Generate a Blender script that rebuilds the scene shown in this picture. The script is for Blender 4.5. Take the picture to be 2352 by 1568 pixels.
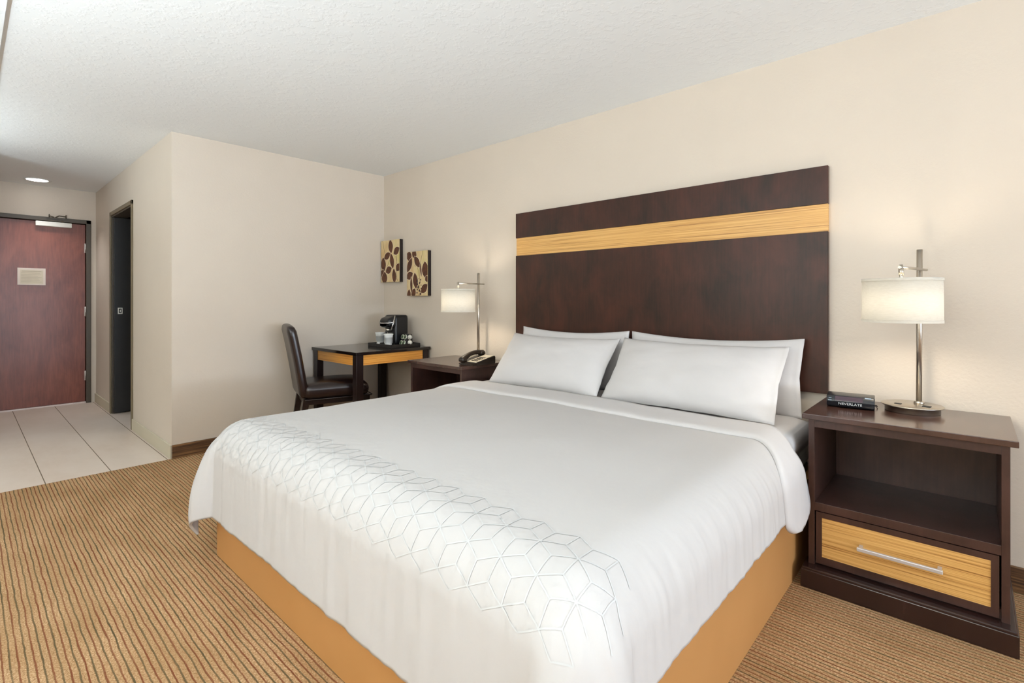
import bpy, bmesh, math, random
from mathutils import Vector, Matrix
from mathutils import noise as mnoise
PI = math.pi
for o in list(bpy.data.objects):
    bpy.data.objects.remove(o, do_unlink=True)
S = bpy.context.scene
COL = S.collection
rnd = random.Random(7)

# ------------------------------------------------------------------ camera, world, light, exposure
H = 2.44                                   # ceiling height
cam_d = bpy.data.cameras.new('camera')
cam_d.sensor_width = 36.0
cam_d.lens = 36.0 * 1153.0 / 2352.0
cam_d.shift_y = -94.0 / 2352.0
cam_d.clip_start = 0.02
cam = bpy.data.objects.new('camera', cam_d)
COL.objects.link(cam)
cam.location = (4.397, -2.888, 1.18)
cam.rotation_euler = (PI / 2, 0, math.radians(42.4))
S.camera = cam

S.view_settings.view_transform = 'Standard'
S.view_settings.look = 'None'
S.view_settings.gamma = 1.0
S.view_settings.use_curve_mapping = False
S.view_settings.exposure = 0.04

W = bpy.data.worlds.new('world')
S.world = W
W.use_nodes = True
W.node_tree.nodes['Background'].inputs[0].default_value = (0.86, 0.93, 1.0, 1)
W.node_tree.nodes['Background'].inputs[1].default_value = 1.0


def area_light(name, loc, rot, sx, sy, power, color, spread=None):
    d = bpy.data.lights.new(name, 'AREA')
    d.shape = 'RECTANGLE'
    d.size = sx
    d.size_y = sy
    d.energy = power
    d.color = color
    if spread:
        d.spread = spread
    o = bpy.data.objects.new(name, d)
    o.location = loc
    o.rotation_euler = rot
    COL.objects.link(o)
    return o


# daylight entering by the windows behind the camera
RX = 9.2       # window wall
TY = -4.55     # television wall
area_light('daylight_window', (RX - 0.03, -2.2, 1.45), (0, math.radians(90), 0), 1.5, 3.4, 50, (0.86, 0.92, 1.0), math.radians(120))
# added uplight at the window wall, tilted upward to whiten the ceiling
area_light('daylight_from_below', (RX - 0.06, -2.2, 0.95), (0, math.radians(128), 0), 0.6, 3.4, 125, (0.68, 0.83, 1.0), math.radians(130))
# uplights in the bowls of added, unseen floor lamps, to brighten the ceiling
ADDED_LAMPS = [(-0.75, -3.9, 1.70), (2.55, -4.3, 1.0), (4.0, -4.3, 1.0)]
for k_, (tx_, ty_, tz_) in enumerate(ADDED_LAMPS):
    area_light('torchiere_light', (tx_, ty_, tz_), (PI, 0, 0), 0.26, 0.26, (32, 80, 104)[k_], (0.76, 0.90, 1.0))


# ------------------------------------------------------------------ materials
def s2l(c):
    return tuple(((v / 255.0) / 12.92 if v / 255.0 <= 0.04045 else ((v / 255.0 + 0.055) / 1.055) ** 2.4) for v in c)


def rgb(r, g, b):
    return s2l((r, g, b)) + (1.0,)


class NT:
    def __init__(s, name):
        s.m = bpy.data.materials.new(name)
        s.m.use_nodes = True
        s.t = s.m.node_tree
        s.b = s.t.nodes['Principled BSDF']
        s.out = s.t.nodes['Material Output']

    def n(s, typ, **kw):
        nd = s.t.nodes.new(typ)
        for k, v in kw.items():
            setattr(nd, k, v)
        return nd

    def l(s, a, b):
        s.t.links.new(a, b)

    def coords(s, scale=(1, 1, 1), rot=(0, 0, 0)):
        tc = s.n('ShaderNodeTexCoord')
        mp = s.n('ShaderNodeMapping')
        mp.inputs['Scale'].default_value = scale
        mp.inputs['Rotation'].default_value = rot
        s.l(tc.outputs['Object'], mp.inputs['Vector'])
        return mp.outputs['Vector']

    def noise(s, vec, scale, detail=3, rough=0.5, dist=0.0):
        nn = s.n('ShaderNodeTexNoise')
        nn.inputs['Scale'].default_value = scale
        nn.inputs['Detail'].default_value = detail
        nn.inputs['Roughness'].default_value = rough
        nn.inputs['Distortion'].default_value = dist
        s.l(vec, nn.inputs['Vector'])
        return nn.outputs['Fac']

    def ramp(s, fac, stops, interp='LINEAR'):
        r = s.n('ShaderNodeValToRGB')
        r.color_ramp.interpolation = interp
        el = r.color_ramp.elements
        el[0].position, el[0].color = stops[0]
        el[1].position, el[1].color = stops[-1]
        for p, c in stops[1:-1]:
            e = el.new(p)
            e.color = c
        s.l(fac, r.inputs['Fac'])
        return r.outputs['Color']

    def math(s, op, a, b=None, clamp=False):
        m = s.n('ShaderNodeMath', operation=op, use_clamp=clamp)
        for i, v in enumerate((a, b)):
            if v is None:
                continue
            if isinstance(v, (int, float)):
                m.inputs[i].default_value = v
            else:
                s.l(v, m.inputs[i])
        return m.outputs[0]

    def mix(s, fac, a, b):
        m = s.n('ShaderNodeMix', data_type='RGBA')
        for sock, v in ((m.inputs[0], fac), (m.inputs[6], a), (m.inputs[7], b)):
            if isinstance(v, (int, float, tuple)):
                sock.default_value = v
            else:
                s.l(v, sock)
        return m.outputs[2]

    def bump(s, h, strength, dist=0.01):
        b = s.n('ShaderNodeBump')
        b.inputs['Strength'].default_value = strength
        b.inputs['Distance'].default_value = dist
        s.l(h, b.inputs['Height'])
        s.l(b.outputs['Normal'], s.b.inputs['Normal'])

    def set(s, color=None, rough=None, metal=None, spec=None, coat=None, coat_rough=None):
        if color is not None:
            if isinstance(color, tuple):
                s.b.inputs['Base Color'].default_value = color
            else:
                s.l(color, s.b.inputs['Base Color'])
        if rough is not None:
            if isinstance(rough, (int, float)):
                s.b.inputs['Roughness'].default_value = rough
            else:
                s.l(rough, s.b.inputs['Roughness'])
        if metal is not None:
            s.b.inputs['Metallic'].default_value = metal
        if spec is not None:
            s.b.inputs['Specular IOR Level'].default_value = spec
        if coat is not None:
            s.b.inputs['Coat Weight'].default_value = coat
            s.b.inputs['Coat Roughness'].default_value = coat_rough or 0.1
        return s.m


M = {}


def simple(name, color, rough=0.5, metal=0.0, spec=0.5, vary=0.04, bump=0.0, bscale=200, coat=None, cr=None):
    t = NT(name)
    v = t.coords()
    f = t.noise(v, 9.0, 3)
    c0 = tuple(max(0, c * (1 - vary)) for c in color[:3]) + (1,)
    c1 = tuple(min(1, c * (1 + vary)) for c in color[:3]) + (1,)
    col = t.ramp(f, [(0.3, c0), (0.7, c1)])
    if bump:
        t.bump(t.noise(v, bscale, 2), bump, 0.003)
    M[name] = t.set(col, rough, metal, spec, coat, cr)
    return M[name]


# painted wall with an orange-peel texture
def wall_mat(name, color):
    t = NT(name)
    v = t.coords()
    f = t.noise(v, 3.0, 3)
    col = t.ramp(f, [(0.3, tuple(c * 0.975 for c in color[:3]) + (1,)), (0.7, color)])
    a = t.noise(v, 70, 3, 0.55)
    t.bump(a, 0.18, 0.006)
    M[name] = t.set(col, 0.62, 0, 0.3)


wall_mat('wall_paint', rgb(214, 201, 185))
wall_mat('hall_base_paint', rgb(205, 195, 172))
t = NT('ceiling_paint')
v = t.coords((1, 1, 1))
a = t.noise(v, 26, 4, 0.6)
kd = t.ramp(a, [(0.5, (0, 0, 0, 1)), (0.6, (1, 1, 1, 1))])
t.bump(kd, 0.22, 0.004)
M['ceiling_paint'] = t.set(rgb(240, 241, 240), 0.7, 0, 0.2)


def zebrano(name, dark, mid, light, sc=60.0, long=1.1):
    t = NT(name)
    v = t.coords((long, long, sc))
    f = t.noise(v, 1.6, 5, 0.62, 0.25)
    v2 = t.coords((long * 2.5, long * 2.5, sc * 3.2))
    g = t.noise(v2, 1.6, 3, 0.6)
    ff = t.math('ADD', t.math('MULTIPLY', f, 0.62), t.math('MULTIPLY', g, 0.38))
    col = t.ramp(ff, [(0.36, dark), (0.46, mid), (0.6, light)])
    t.bump(ff, 0.05, 0.002)
    M[name] = t.set(col, 0.38, 0, 0.45)


zebrano('zebrano', rgb(138, 88, 38), rgb(204, 152, 82), rgb(226, 180, 110), 120, 0.7)
zebrano('zebrano_desk', rgb(170, 98, 34), rgb(220, 148, 62), rgb(238, 174, 88), 110, 0.8)


def dark_wood(name, c0, c1, rough=0.32, spec=0.5, coat=0.0):
    t = NT(name)
    v = t.coords((1, 1, 0.55))
    f = t.noise(v, 7.0, 5, 0.6, 0.4)
    g = t.noise(t.coords((60, 60, 3)), 1.5, 3)
    ff = t.math('ADD', t.math('MULTIPLY', f, 0.75), t.math('MULTIPLY', g, 0.25))
    col = t.ramp(ff, [(0.35, c0), (0.65, c1)])
    t.bump(g, 0.02, 0.001)
    M[name] = t.set(col, rough, 0, spec, coat, 0.15)


dark_wood('espresso_wood', rgb(52, 33, 27), rgb(74, 49, 42), 0.32)
dark_wood('espresso_top', rgb(60, 37, 29), rgb(80, 53, 44), 0.22, 0.7, 0.3)
dark_wood('headboard_wood', rgb(38, 24, 16), rgb(72, 38, 27), 0.38, 0.32)
dark_wood('desk_wood', rgb(26, 17, 15), rgb(40, 26, 23), 0.28)
dark_wood('desk_top', rgb(24, 17, 16), rgb(34, 24, 22), 0.10, 0.7)
dark_wood('plinth_wood', rgb(38, 22, 19), rgb(50, 30, 26), 0.22, 0.6)

# red-brown door veneer
t = NT('door_veneer')
v = t.coords((1, 1, 0.4))
f = t.noise(v, 5, 5, 0.6, 0.6)
g = t.noise(t.coords((50, 50, 4)), 1.5, 4, 0.6)
ff = t.math('ADD', t.math('MULTIPLY', f, 0.6), t.math('MULTIPLY', g, 0.4))
col = t.ramp(ff, [(0.35, rgb(104, 48, 34)), (0.65, rgb(142, 78, 58))])
t.bump(g, 0.12, 0.002)
M['door_veneer'] = t.set(col, 0.36, 0, 0.55)

# striped carpet: pairs of thin rust and olive lines running along X
t = NT('carpet')
tc = t.n('ShaderNodeTexCoord')
sep = t.n('ShaderNodeSeparateXYZ')
t.l(tc.outputs['Object'], sep.inputs[0])
vw = t.coords((9, 22, 1))
wob = t.noise(vw, 1.0, 3)
fine = t.noise(t.coords((1, 1, 1)), 330, 2, 0.7)
yy = t.math('ADD', t.math('DIVIDE', sep.outputs['Y'], 0.0182), t.math('MULTIPLY', wob, 0.55))
yy = t.math('ADD', yy, t.math('MULTIPLY', fine, 0.24))
fr = t.math('FRACT', yy)
dist = t.math('ABSOLUTE', t.math('SUBTRACT', fr, 0.5))
line = t.n('ShaderNodeMapRange')
line.inputs['From Min'].default_value = 0.08
line.inputs['From Max'].default_value = 0.17
line.inputs['To Min'].default_value = 1.0
line.inputs['To Max'].default_value = 0.0
t.l(dist, line.inputs['Value'])
odd = t.math('ABSOLUTE', t.math('MODULO', t.math('FLOOR', yy), 2.0))
patch = t.noise(t.coords((4, 30, 1)), 1.0, 3)
strength = t.math('MULTIPLY', line.outputs[0], t.math('MULTIPLY_ADD' if False else 'ADD', t.math('MULTIPLY', patch, 0.9), 0.35), clamp=True)
lcol = t.mix(odd, rgb(118, 62, 38), rgb(84, 74, 50))
tan = t.ramp(t.noise(t.coords((1, 1, 1)), 150, 5, 0.85), [(0.36, rgb(128, 94, 60)), (0.5, rgb(184, 145, 104)), (0.64, rgb(226, 194, 156))])
big = t.noise(t.coords((1, 2, 1)), 2.6, 3)
tan2 = t.mix(t.ramp(big, [(0.35, (0, 0, 0, 1)), (0.65, (0.45, 0.45, 0.45, 1))]), tan, rgb(146, 110, 68))
col = t.mix(strength, tan2, lcol)
t.bump(t.math('SUBTRACT', fine, t.math('MULTIPLY', line.outputs[0], 0.8)), 0.5, 0.004)
M['carpet'] = t.set(col, 0.95, 0, 0.1)

# entry tiles with grout lines every third of a metre
t = NT('tile')
tc = t.n('ShaderNodeTexCoord')
sep = t.n('ShaderNodeSeparateXYZ')
t.l(tc.outputs['Object'], sep.inputs[0])
gy = t.math('FRACT', t.math('DIVIDE', t.math('ADD', sep.outputs['Y'], 2.5265 + 3.33 * 2), 0.333))
gd = t.math('SUBTRACT', 0.5, t.math('ABSOLUTE', t.math('SUBTRACT', gy, 0.5)))
gl = t.math('LESS_THAN', gd, 0.008)
f = t.noise(t.coords((0.6, 1, 1)), 3.0, 4, 0.6)
f2 = t.noise(t.coords((0.4, 1, 1)), 30.0, 3, 0.6)
base = t.mix(f2, t.ramp(f, [(0.35, rgb(206, 188, 170)), (0.65, rgb(220, 206, 192))]), rgb(218, 202, 188))
col = t.mix(gl, base, rgb(122, 106, 88))
M['tile'] = t.set(col, t.mix(gl, (0.42,) * 3 + (1,), (0.9,) * 3 + (1,)), 0, 0.4)

# bed linen
t = NT('linen')
f = t.noise(t.coords((1, 1, 1)), 5.0, 4, 0.6)
t.bump(t.math('ADD', t.math('MULTIPLY', f, 0.8), t.math('MULTIPLY', t.noise(t.coords((20, 20, 3)), 1.5, 3), 0.25)), 0.22, 0.012)
M['linen'] = t.set(rgb(197, 193, 190), 0.8, 0, 0.15)
t = NT('linen_bright')
f = t.noise(t.coords((1, 1, 1)), 9.0, 4, 0.6)
t.bump(f, 0.12, 0.01)
M['linen_bright'] = t.set(rgb(206, 202, 200), 0.75, 0, 0.2)
simple('satin_thread', rgb(200, 199, 197), 0.6, 0, 0.3, 0.01)
simple('mattress_side', rgb(196, 192, 180), 0.8, bump=0.3, bscale=30)
t = NT('base_vinyl')
M['base_vinyl'] = t.set(t.ramp(t.noise(t.coords(), 3, 2), [(0.3, rgb(184, 133, 78)), (0.7, rgb(190, 139, 84))]), 0.55, 0, 0.3)

simple('leather', rgb(34, 20, 18), 0.27, 0, 0.6, 0.15, 0.12, 260)
simple('chrome_trim', rgb(215, 215, 215), 0.25, 1.0)
simple('handle_metal', rgb(214, 212, 212), 0.42, 0.6)
simple('brushed_nickel', rgb(196, 188, 176), 0.30, 1.0, 0.5, 0.03)
simple('hinge_steel', rgb(210, 205, 198), 0.4, 0.8)
simple('black_plastic', rgb(20, 20, 22), 0.3, 0, 0.5, 0.1)
simple('satin_black', rgb(24, 23, 22), 0.45, 0, 0.4, 0.1)
simple('tray_leather', rgb(26, 22, 20), 0.4, 0, 0.5, 0.1, 0.1, 200)
simple('clock_plastic', rgb(30, 33, 38), 0.22, 0, 0.6, 0.06)
simple('clock_window', rgb(62, 46, 56), 0.08, 0, 0.7, 0.06)
simple('button_blue', rgb(150, 166, 180), 0.35)
simple('letter_white', rgb(220, 220, 220), 0.5)
simple('paper_cup', rgb(236, 235, 230), 0.6, 0, 0.3, 0.02)
simple('cup_print', rgb(150, 166, 166), 0.7)
simple('pod_white', rgb(232, 226, 212), 0.5)
simple('pod_green', rgb(120, 136, 104), 0.5, vary=0.3)
simple('pod_dark', rgb(58, 66, 50), 0.5, vary=0.3)
simple('phone_black', rgb(44, 34, 26), 0.3, 0, 0.55)
simple('phone_face', rgb(206, 194, 170), 0.5)
simple('frame_bronze', rgb(74, 64, 50), 0.42, 0, 0.5)
simple('bath_frame', rgb(118, 104, 80), 0.45, 0, 0.4)
simple('black_door', rgb(34, 32, 30), 0.4, 0, 0.5, 0.1)
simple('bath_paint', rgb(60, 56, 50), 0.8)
simple('closer_white', rgb(226, 222, 212), 0.45)
simple('placard', rgb(226, 210, 196), 0.5)
simple('placard_print', rgb(214, 200, 176), 0.6)
simple('print_ink', rgb(178, 164, 140), 0.6)
simple('threshold_metal', rgb(222, 206, 200), 0.5, 0.2)
simple('canvas_edge', rgb(30, 16, 14), 0.5)
simple('plate_white', rgb(225, 222, 214), 0.5)
simple('white_trim', rgb(224, 224, 220), 0.5)
t = NT('canvas_paint')
f = t.noise(t.coords((6, 6, 3)), 1.5, 4, 0.6)
M['canvas_paint'] = t.set(t.ramp(f, [(0.3, rgb(204, 166, 112)), (0.52, rgb(222, 200, 152)), (0.75, rgb(204, 190, 112))]), 0.6)
t = NT('leaf_paint')
f = t.noise(t.coords((1, 1, 1)), 30, 3, 0.6)
M['leaf_paint'] = t.set(t.ramp(f, [(0.3, rgb(66, 34, 14)), (0.7, rgb(104, 58, 32))]), 0.6)
simple('leaf_outline', rgb(232, 214, 184), 0.6)
simple('stem_paint', rgb(120, 92, 40), 0.6)
simple('berry_paint', rgb(56, 30, 36), 0.6, vary=0.4)

# dark ribbed wood skirting
t = NT('skirting_wood')
f = t.noise(t.coords((1.2, 1.2, 55)), 1.6, 4, 0.6)
M['skirting_wood'] = t.set(t.ramp(f, [(0.38, rgb(52, 34, 22)), (0.5, rgb(92, 62, 38)), (0.62, rgb(130, 94, 58))]), 0.5)

# glowing lampshade fabric: lit only by the bulb inside
t = NT('shade_fabric')
tr = t.n('ShaderNodeBsdfTranslucent')
df = t.n('ShaderNodeBsdfDiffuse')
mx = t.n('ShaderNodeMixShader')
wv = t.noise(t.coords((60, 60, 500)), 1.0, 2)
cc = t.ramp(wv, [(0.3, (0.66, 0.64, 0.59, 1)), (0.7, (0.73, 0.71, 0.66, 1))])
t.l(cc, tr.inputs['Color'])
t.l(cc, df.inputs['Color'])
mx.inputs[0].default_value = 0.45
t.l(df.outputs[0], mx.inputs[1])
t.l(tr.outputs[0], mx.inputs[2])
t.l(mx.outputs[0], t.out.inputs['Surface'])
M['shade_fabric'] = t.m
t = NT('shade_hem')
M['shade_hem'] = t.set(rgb(226, 216, 200), 0.8)


def emis(name, color, st):
    t = NT(name)
    t.b.inputs['Emission Color'].default_value = color
    t.b.inputs['Emission Strength'].default_value = st
    M[name] = t.set(color, 0.5)


emis('bulb_glow', (1.0, 0.88, 0.72, 1), 150.0)
emis('downlight_glow', (1.0, 0.97, 0.92, 1), 9.0)
t = NT('window_glass')
t.b.inputs['Transmission Weight'].default_value = 1.0
M['window_glass'] = t.set((1, 1, 1, 1), 0.0)


# ------------------------------------------------------------------ mesh building
class MB:
    """Collects shapes; build() links them as one mesh object."""

    def __init__(s):
        s.bm = bmesh.new()
        s.mi = 0

    def _mark(s, n0):
        s.bm.faces.ensure_lookup_table()
        for f in s.bm.faces[n0:]:
            f.material_index = s.mi

    def box(s, x0, x1, y0, y1, z0, z1, bev=0.0, seg=2, rot=None, piv=None):
        t = bmesh.new()
        bmesh.ops.create_cube(t, size=1.0)
        for v in t.verts:
            v.co = Vector((x0 + (v.co.x + .5) * (x1 - x0), y0 + (v.co.y + .5) * (y1 - y0), z0 + (v.co.z + .5) * (z1 - z0)))
        if bev > 0:
            bmesh.ops.bevel(t, geom=t.edges[:], offset=bev, segments=seg, profile=0.5, affect='EDGES')
        if rot is not None:
            p = Vector(piv if piv else ((x0 + x1) / 2, (y0 + y1) / 2, (z0 + z1) / 2))
            bmesh.ops.transform(t, matrix=Matrix.Translation(p) @ rot.to_4x4() @ Matrix.Translation(-p), verts=t.verts)
        s.add(t)
        return s

    def add(s, t):
        mp = {}
        n0 = len(s.bm.faces)
        for v in t.verts:
            mp[v.index if False else v] = s.bm.verts.new(v.co)
        for f in t.faces:
            try:
                nf = s.bm.faces.new([mp[v] for v in f.verts])
                nf.smooth = f.smooth
            except ValueError:
                pass
        t.free()
        s._mark(n0)

    def soft(s, x0, x1, y0, y1, z0, z1, r, cuts=8, deform=None):
        t = bmesh.new()
        bmesh.ops.create_cube(t, size=2.0)
        bmesh.ops.subdivide_edges(t, edges=t.edges[:], cuts=cuts, use_grid_fill=True)
        c = Vector(((x0 + x1) / 2, (y0 + y1) / 2, (z0 + z1) / 2))
        h = Vector(((x1 - x0) / 2, (y1 - y0) / 2, (z1 - z0) / 2))
        r = min(r, min(h))
        for v in t.verts:
            p = Vector((v.co.x * h.x, v.co.y * h.y, v.co.z * h.z))
            q = Vector([max(-(h[i] - r), min(h[i] - r, p[i])) for i in range(3)])
            d = p - q
            if d.length > 1e-9:
                p = q + d.normalized() * r
            v.co = p + c
        if deform:
            for v in t.verts:
                v.co = Vector(deform(v.co.copy()))
        for f in t.faces:
            f.smooth = True
        s.add(t)
        return s

    def lathe(s, prof, cx=0, cy=0, seg=40, axis='z', smooth=True, mat=None):
        """prof: list of (r, z)"""
        n0 = len(s.bm.faces)
        rings = []
        for r, z in prof:
            if r < 1e-6:
                rings.append([s.bm.verts.new((cx, cy, z))])
            else:
                rings.append([s.bm.verts.new((cx + r * math.cos(2 * PI * k / seg), cy + r * math.sin(2 * PI * k / seg), z)) for k in range(seg)])
        new = [v for rg in rings for v in rg]
        for a, b in zip(rings, rings[1:]):
            for k in range(seg):
                k2 = (k + 1) % seg
                if len(a) == 1 and len(b) == 1:
                    continue
                if len(a) == 1:
                    f = s.bm.faces.new((a[0], b[k2], b[k]))
                elif len(b) == 1:
                    f = s.bm.faces.new((a[k], a[k2], b[0]))
                else:
                    f = s.bm.faces.new((a[k], a[k2], b[k2], b[k]))
                f.smooth = smooth
        if mat is not None:
            bmesh.ops.transform(s.bm, matrix=mat, verts=new)
        s._mark(n0)
        return s

    def cyl(s, p0, p1, r, seg=24, r1=None):
        p0, p1 = Vector(p0), Vector(p1)
        L = (p1 - p0).length
        q = Vector((0, 0, 1)).rotation_difference((p1 - p0).normalized())
        r1 = r if r1 is None else r1
        n0 = len(s.bm.faces)
        s.lathe([(0, 0), (r, 0), (r1, L), (0, L)], seg=seg, mat=Matrix.Translation(p0) @ q.to_matrix().to_4x4())
        s.bm.faces.ensure_lookup_table()
        for f in s.bm.faces[n0:]:
            f.smooth = len(f.verts) == 4
        return s

    def tube(s, pts, r, seg=8):
        pts = [Vector(p) for p in pts]
        n0 = len(s.bm.faces)
        rings = []
        up = Vector((0.12, 0.34, 0.93)).normalized()
        for i, p in enumerate(pts):
            d = (pts[min(i + 1, len(pts) - 1)] - pts[max(i - 1, 0)]).normalized()
            a = d.cross(up).normalized()
            b = d.cross(a).normalized()
            rr = r(i / (len(pts) - 1)) if callable(r) else r
            rings.append([s.bm.verts.new(p + a * rr * math.cos(2 * PI * k / seg) + b * rr * math.sin(2 * PI * k / seg)) for k in range(seg)])
        for a, b in zip(rings, rings[1:]):
            for k in range(seg):
                f = s.bm.faces.new((a[k], a[(k + 1) % seg], b[(k + 1) % seg], b[k]))
                f.smooth = True
        s.bm.faces.new(rings[0])
        s.bm.faces.new(rings[-1][::-1])
        s._mark(n0)
        return s

    def prism(s, poly, z0, z1, plane='xy'):
        """poly in a plane, extruded along the remaining axis between z0 and z1"""
        def P(a, b, c):
            return {'xy': (a, b, c), 'yz': (c, a, b), 'xz': (a, c, b)}[plane]
        n0 = len(s.bm.faces)
        A = [s.bm.verts.new(P(a, b, z0)) for a, b in poly]
        B = [s.bm.verts.new(P(a, b, z1)) for a, b in poly]
        s.bm.faces.new(A[::-1])
        s.bm.faces.new(B)
        n = len(poly)
        for i in range(n):
            s.bm.faces.new((A[i], A[(i + 1) % n], B[(i + 1) % n], B[i]))
        s._mark(n0)
        return s

    def build(s, name, mats, parent=None, smooth=False):
        bmesh.ops.recalc_face_normals(s.bm, faces=s.bm.faces[:])
        me = bpy.data.meshes.new(name)
        s.bm.to_mesh(me)
        s.bm.free()
        for m in (mats if isinstance(mats, (list, tuple)) else [mats]):
            me.materials.append(M[m])
        if smooth:
            for p in me.polygons:
                p.use_smooth = True
        o = bpy.data.objects.new(name, me)
        COL.objects.link(o)
        if parent is not None:
            o.parent = parent
        return o


def thing(name, label, cat, loc=(0, 0, 0), rz=0.0, group=None):
    o = bpy.data.objects.new(name, None)
    o.empty_display_size = 0.1
    COL.objects.link(o)
    o.location = loc
    o.rotation_euler = (0, 0, rz)
    tag(o, label, cat, group)
    return o


def tag(o, label, cat, group=None, kind=None):
    o['label'] = label
    o['category'] = cat
    if group:
        o['group'] = group
    if kind:
        o['kind'] = kind
    return o


def struct(o, label=None):
    o['kind'] = 'structure'
    if label:
        o['label'] = label
    return o


def copy_tree(o, parent=None):
    kids = list(o.children)
    c = o.copy()
    COL.objects.link(c)
    if parent is not None:
        c.parent = parent
    for k in kids:
        copy_tree(k, c)
    return c


def box(*a, **k):
    return MB().box(*a, **k)


def text_mesh(body, size, depth=0.0004):
    cu = bpy.data.curves.new('text', 'FONT')
    cu.body = body
    cu.size = size
    cu.extrude = depth
    cu.align_x = 'CENTER'
    cu.align_y = 'CENTER'
    o = bpy.data.objects.new('text', cu)
    COL.objects.link(o)
    dg = bpy.context.evaluated_depsgraph_get()
    me = bpy.data.meshes.new_from_object(o.evaluated_get(dg))
    bpy.data.objects.remove(o, do_unlink=True)
    return me


# ------------------------------------------------------------------ the setting
HX, HY0, HY1 = -3.15, -1.835, -2.99        # hall: end wall, bathroom-side wall, far side wall
BD0, BD1 = -2.233, -1.278                  # bathroom doorway in x
struct(box(0, RX, TY, 0, -0.08, 0).build('floor', 'carpet'), 'tan carpet with thin rust and olive stripes')
struct(box(HX - .1, 0, TY, 0, -0.08, 0).build('floor_hall', 'tile'), 'beige tiled entry floor with narrow grout lines')
struct(box(HX - .1, RX + .1, TY - .1, 0.1, H, H + 0.1).build('ceiling', 'ceiling_paint'), 'white textured ceiling')
struct(box(HX - .1, RX + .1, 0, 0.1, -.08, H).build('wall_back', 'wall_paint'), 'beige wall behind the bed')
# wall beside the desk (plane x = 0) and hall wall (plane y = HY0) with the bathroom doorway
struct(box(-0.12, 0, HY0, 0, 0, H).build('wall_left', 'wall_paint'), 'pale beige wall beside the desk')
m = MB()
m.box(BD1, -0.12, HY0, HY0 + .12, 0, H)
m.box(HX, BD0, HY0, HY0 + .12, 0, H)
m.box(BD0, BD1, HY0, HY0 + .12, 2.06, H)
struct(m.build('wall_hall', 'wall_paint'), 'beige hall wall with the bathroom doorway')
# end wall with the entry door opening
DY0, DY1 = -2.845, -1.925
m = MB()
m.box(HX - .1, HX, DY1, HY0 + .12, 0, H)
m.box(HX - .1, HX, HY1, DY0, 0, H)
m.box(HX - .1, HX, DY0, DY1, 2.06, H)
struct(m.build('wall_end', 'wall_paint'), 'beige wall around the entry door')
struct(box(HX - .1, -1.5, HY1 - .1, HY1, -.08, H).build('wall_closet', 'wall_paint'))
struct(box(-1.6, -1.5, TY, HY1 - .1, -.08, H).build('wall_alcove', 'wall_paint'))
struct(box(-1.6, RX + .1, TY - .1, TY, -.08, H).build('wall_front', 'wall_paint'))
m = MB()
m.box(RX, RX + .1, TY, -4.0, -.08, H)
m.box(RX, RX + .1, -0.4, 0, -.08, H)
m.box(RX, RX + .1, -4.0, -0.4, -.08, 0.6)
m.box(RX, RX + .1, -4.0, -0.4, 2.2, H)
struct(m.build('wall_right', 'wall_paint'))
wf = MB()
for y in (-4.0, -2.23, -0.45):
    wf.box(RX + .01, RX + .07, y, y + .05, 0.6, 2.2)
for z in (0.6, 2.15):
    wf.box(RX + .01, RX + .07, -4.0, -0.4, z, z + .05)
wf = struct(wf.build('window_1', 'white_trim'))
box(RX + .035, RX + .041, -3.95, -0.45, 0.65, 2.15).build('pane', 'window_glass', wf)
struct(box(0.0, 4.9, TY, -2.762, 2.425, H).build('trim_1', 'ceiling_paint'), 'white soffit at the upper left')
# bathroom behind the doorway
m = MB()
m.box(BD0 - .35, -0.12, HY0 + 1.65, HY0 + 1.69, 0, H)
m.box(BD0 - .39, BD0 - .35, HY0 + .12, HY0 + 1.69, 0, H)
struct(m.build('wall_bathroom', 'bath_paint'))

# skirting
struct(box(0, 0.014, HY0, 0, 0, 0.102, bev=.003).build('baseboard_left', 'skirting_wood'), 'dark wood baseboard beside the desk')
struct(box(0.014, RX, -0.014, 0, 0, 0.102, bev=.003).build('baseboard_back', 'skirting_wood'), 'dark wood baseboard behind the bed')
m = MB()
m.box(BD1 + .03, 0, HY0 - .012, HY0, 0, 0.102, bev=.003)
m.box(HX, BD0 - .03, HY0 - .012, HY0, 0, 0.102, bev=.003)
struct(m.build('baseboard_hall', 'hall_base_paint'), 'cream tile baseboard along the hall')

# bathroom doorway: frame and black leaf swung inward
m = MB()
for x0, x1 in ((BD1 - .004, BD1 + .030), (BD0 - .030, BD0 + .004)):
    m.box(x0, x1, HY0 - .014, HY0 + .0, 0, 2.10, bev=.003)
m.box(BD0 - .030, BD1 + .030, HY0 - .014, HY0 + .0, 2.06, 2.10, bev=.003)
m.mi = 1
m.box(BD1 - .012, BD1, HY0, HY0 + .12, 0, 2.06)
m.box(BD0, BD0 + .012, HY0, HY0 + .12, 0, 2.06)
m.box(BD0 + .012, BD1 - .012, HY0, HY0 + .12, 2.048, 2.06)
d2 = struct(m.build('door_2', ['bath_frame', 'frame_bronze']), 'bathroom doorway with olive metal frame')
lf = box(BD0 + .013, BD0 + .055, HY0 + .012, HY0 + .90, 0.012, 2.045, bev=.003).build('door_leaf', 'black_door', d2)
lf['label'] = 'black bathroom door leaf standing open'
m = MB()
m.box(BD0 + .055, BD0 + .0575, HY0 + .042, HY0 + .082, 1.04, 1.105, bev=.001)
m.mi = 1
m.box(BD0 + .0575, BD0 + .0582, HY0 + .050, HY0 + .074, 1.05, 1.095)
m.mi = 2
m.box(BD0 + .0582, BD0 + .0586, HY0 + .058, HY0 + .067, 1.06, 1.085)
lp = m.build('latch_plate', ['plate_white', 'satin_black', 'plate_white'], lf)

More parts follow.
